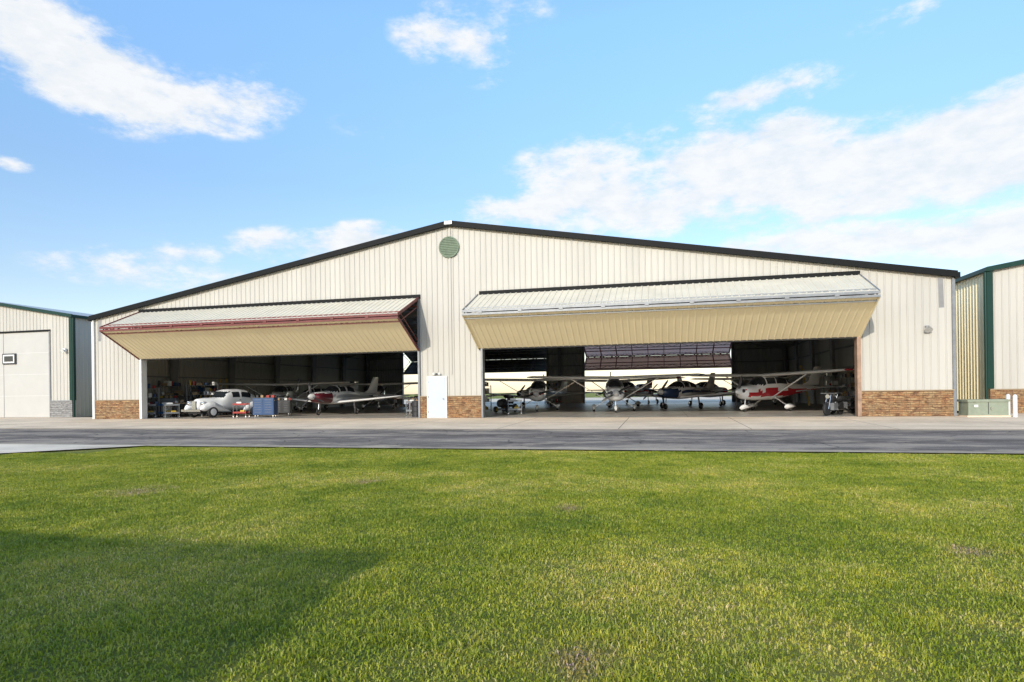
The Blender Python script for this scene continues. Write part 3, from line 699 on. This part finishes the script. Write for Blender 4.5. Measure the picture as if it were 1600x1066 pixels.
for ix in range(-4,13):
    for iy in range(0,9):
        cx=ix*2+1; cy=-15.85-iy*2-1
        if cx<-4 and cy>-18: continue
        if cx<-6 and cy>-26 : continue
        o=bpy.data.objects.new('grass_patch',random.choice(tiles)); scene.collection.objects.link(o)
        o.location=(cx,cy,-.16); o.rotation_euler=(0,0,random.choice([0,1,2,3])*math.pi/2); o.parent=G

# ---------------------------------------------------------------- sun, sky
EL,AZ=R(23),R(12)
sd=bpy.data.lights.new('sun','SUN'); sd.energy=3.5; sd.angle=R(.6); sd.color=(1,.93,.82)
so=bpy.data.objects.new('sun',sd); scene.collection.objects.link(so)
dv=Vector((math.sin(AZ)*math.cos(EL),math.cos(AZ)*math.cos(EL),-math.sin(EL)))
so.rotation_euler=dv.to_track_quat('-Z','Y').to_euler()
w=bpy.data.worlds.new('World'); scene.world=w; w.use_nodes=True; nt=w.node_tree; nt.nodes.clear()
sky=nt.nodes.new('ShaderNodeTexSky'); sky.sky_type='NISHITA'; sky.sun_disc=False; sky.sun_elevation=EL; sky.sun_rotation=R(180)+AZ
sky.air_density=1.0; sky.dust_density=.6; sky.ozone_density=2.0
tc=nt.nodes.new('ShaderNodeTexCoord'); vec=tc.outputs['Generated']
sp=nt.nodes.new('ShaderNodeSeparateXYZ'); L(nt,vec,sp.inputs[0])
az=math_(nt,'MULTIPLY',math_(nt,'ARCTAN2',sp.outputs[0],sp.outputs[1]),180/math.pi)
el=math_(nt,'MULTIPLY',math_(nt,'ARCSINE',sp.outputs[2]),180/math.pi)
cb=nt.nodes.new('ShaderNodeCombineXYZ'); L(nt,az,cb.inputs[0]); L(nt,el,cb.inputs[1])
CL=[(-38.3,25.3,5,3.2,1.1),(-35.0,24.3,5,2.6,1),(-31.6,22.6,5,2.4,1.1),(-25.6,23.3,5,2.1,1.0),(-21.3,24.7,2.6,1.6,.9),
(-6.5,30.2,4,2.0,.9),(-2.4,28.8,3,2.0,1.0),(0,31.8,4,1.4,.6),(24.1,24.2,4.5,1.2,1.1),(20.8,23.8,3,1,.8),
(5.9,18.6,6,3.2,1.0),(14.6,20,7,3.2,1.0),(22.6,18.5,7,3.2,1.0),(29.8,17.4,7,3.0,.95),(36.1,17.4,6,3.4,1.1),(39.5,17,6,3.6,1.1),(46,17,7,4,1),
(11.8,16.0,10,2.2,.8),(22.6,15.0,10,2.4,.6),(24.6,21.3,2.5,1.3,.7),(1.5,16.2,3,1.5,.8),
(-18.4,12.9,6,1.5,1.1),(-13.5,13.8,4,1.4,1.1),(-30.7,10.2,7,1.4,.8),(-28,11.8,3,.9,.8),(25.1,11.8,9,1.3,.95),(34.1,11,7,1.6,1),(39.5,10.6,6,2,1),
(-2.4,16.6,2.5,1.4,.9),(-39,16.6,1.2,.5,.6),(33,27,4,1.0,.4),(-13,23,3,.9,.3),(-60,20,9,5,.9),(75,22,12,5,.9),(120,25,14,5,.9),(-110,20,14,5,.8),(170,28,16,6,.8)]
tot=None
for (a,e,sx,sy,wt) in CL:
    mp=nt.nodes.new('ShaderNodeMapping'); L(nt,cb.outputs[0],mp.inputs[0])
    mp.inputs['Location'].default_value=(-(a-13.6)/(sx*1.25),-e/(sy*1.35),0); mp.inputs['Scale'].default_value=(1/(sx*1.25),1/(sy*1.35),0)
    ln=nt.nodes.new('ShaderNodeVectorMath'); ln.operation='LENGTH'; L(nt,mp.outputs[0],ln.inputs[0])
    q=math_(nt,'MULTIPLY',math_(nt,'SUBTRACT',1,ln.outputs['Value'],True),wt)
    tot=q if tot is None else math_(nt,'ADD',tot,q)
nv=nt.nodes.new('ShaderNodeMapping'); nv.inputs['Scale'].default_value=(1,1,2.2); L(nt,vec,nv.inputs[0])
n1=noise(nt,nv.outputs[0],8,9,.65); n2=noise(nt,nv.outputs[0],22,6,.6)
cov=math_(nt,'ADD',math_(nt,'MULTIPLY',tot,.9),math_(nt,'MULTIPLY',math_(nt,'SUBTRACT',n1,.5),2.9))
cov=math_(nt,'ADD',cov,math_(nt,'MULTIPLY',math_(nt,'SUBTRACT',n2,.5),1.2))
msk=math_(nt,'MINIMUM',math_(nt,'MULTIPLY',tot,5,True),1)
cm=nt.nodes.new('ShaderNodeMapRange'); cm.interpolation_type='SMOOTHSTEP'; cm.inputs[1].default_value=.0; cm.inputs[2].default_value=.85; L(nt,cov,cm.inputs[0])
cfac=math_(nt,'MULTIPLY',math_(nt,'MULTIPLY',cm.outputs[0],msk),.94)
ccol=ramp(nt,n2,[(.3,(5.3,5.7,6.1)),(.6,(6.5,6.55,6.6))])
eln=math_(nt,'DIVIDE',el,90,True)
gain=ramp(nt,eln,[(0,(.26,.23,.225)),(.1,(.245,.23,.225)),(.2,(.26,.275,.28)),(.34,(.345,.40,.41)),(.5,(.38,.42,.43)),(1,(.42,.42,.40))])
g5=mixc(nt,1.0,gain,(5.8,5.8,5.8),'MULTIPLY')
skyc=mixc(nt,1.0,sky.outputs[0],g5,'MULTIPLY')
fin=mixc(nt,cfac,skyc,ccol)
bg=nt.nodes.new('ShaderNodeBackground'); bg.inputs[1].default_value=.15; L(nt,fin,bg.inputs[0])
wo=nt.nodes.new('ShaderNodeOutputWorld'); L(nt,bg.outputs[0],wo.inputs[0])

# ---------------------------------------------------------------- camera
cd=bpy.data.cameras.new('camera'); cam=bpy.data.objects.new('camera',cd); scene.collection.objects.link(cam); scene.camera=cam
cd.lens=21.6; cd.sensor_width=36; cd.shift_y=.05; cd.clip_end=4000
fw=Vector((-.2358,.9718,0)); rt=Vector((.9718,.2358,0)); up=Vector((0,0,1)); r=.0135
rt2=rt*math.cos(r)-up*math.sin(r); up2=up*math.cos(r)+rt*math.sin(r)
mt=Matrix((rt2,up2,-fw)).transposed().to_4x4(); mt.translation=Vector((10.74,-30.79,1.3)); cam.matrix_world=mt
scene.view_settings.view_transform='Standard'; scene.view_settings.look='None'; scene.view_settings.exposure=0
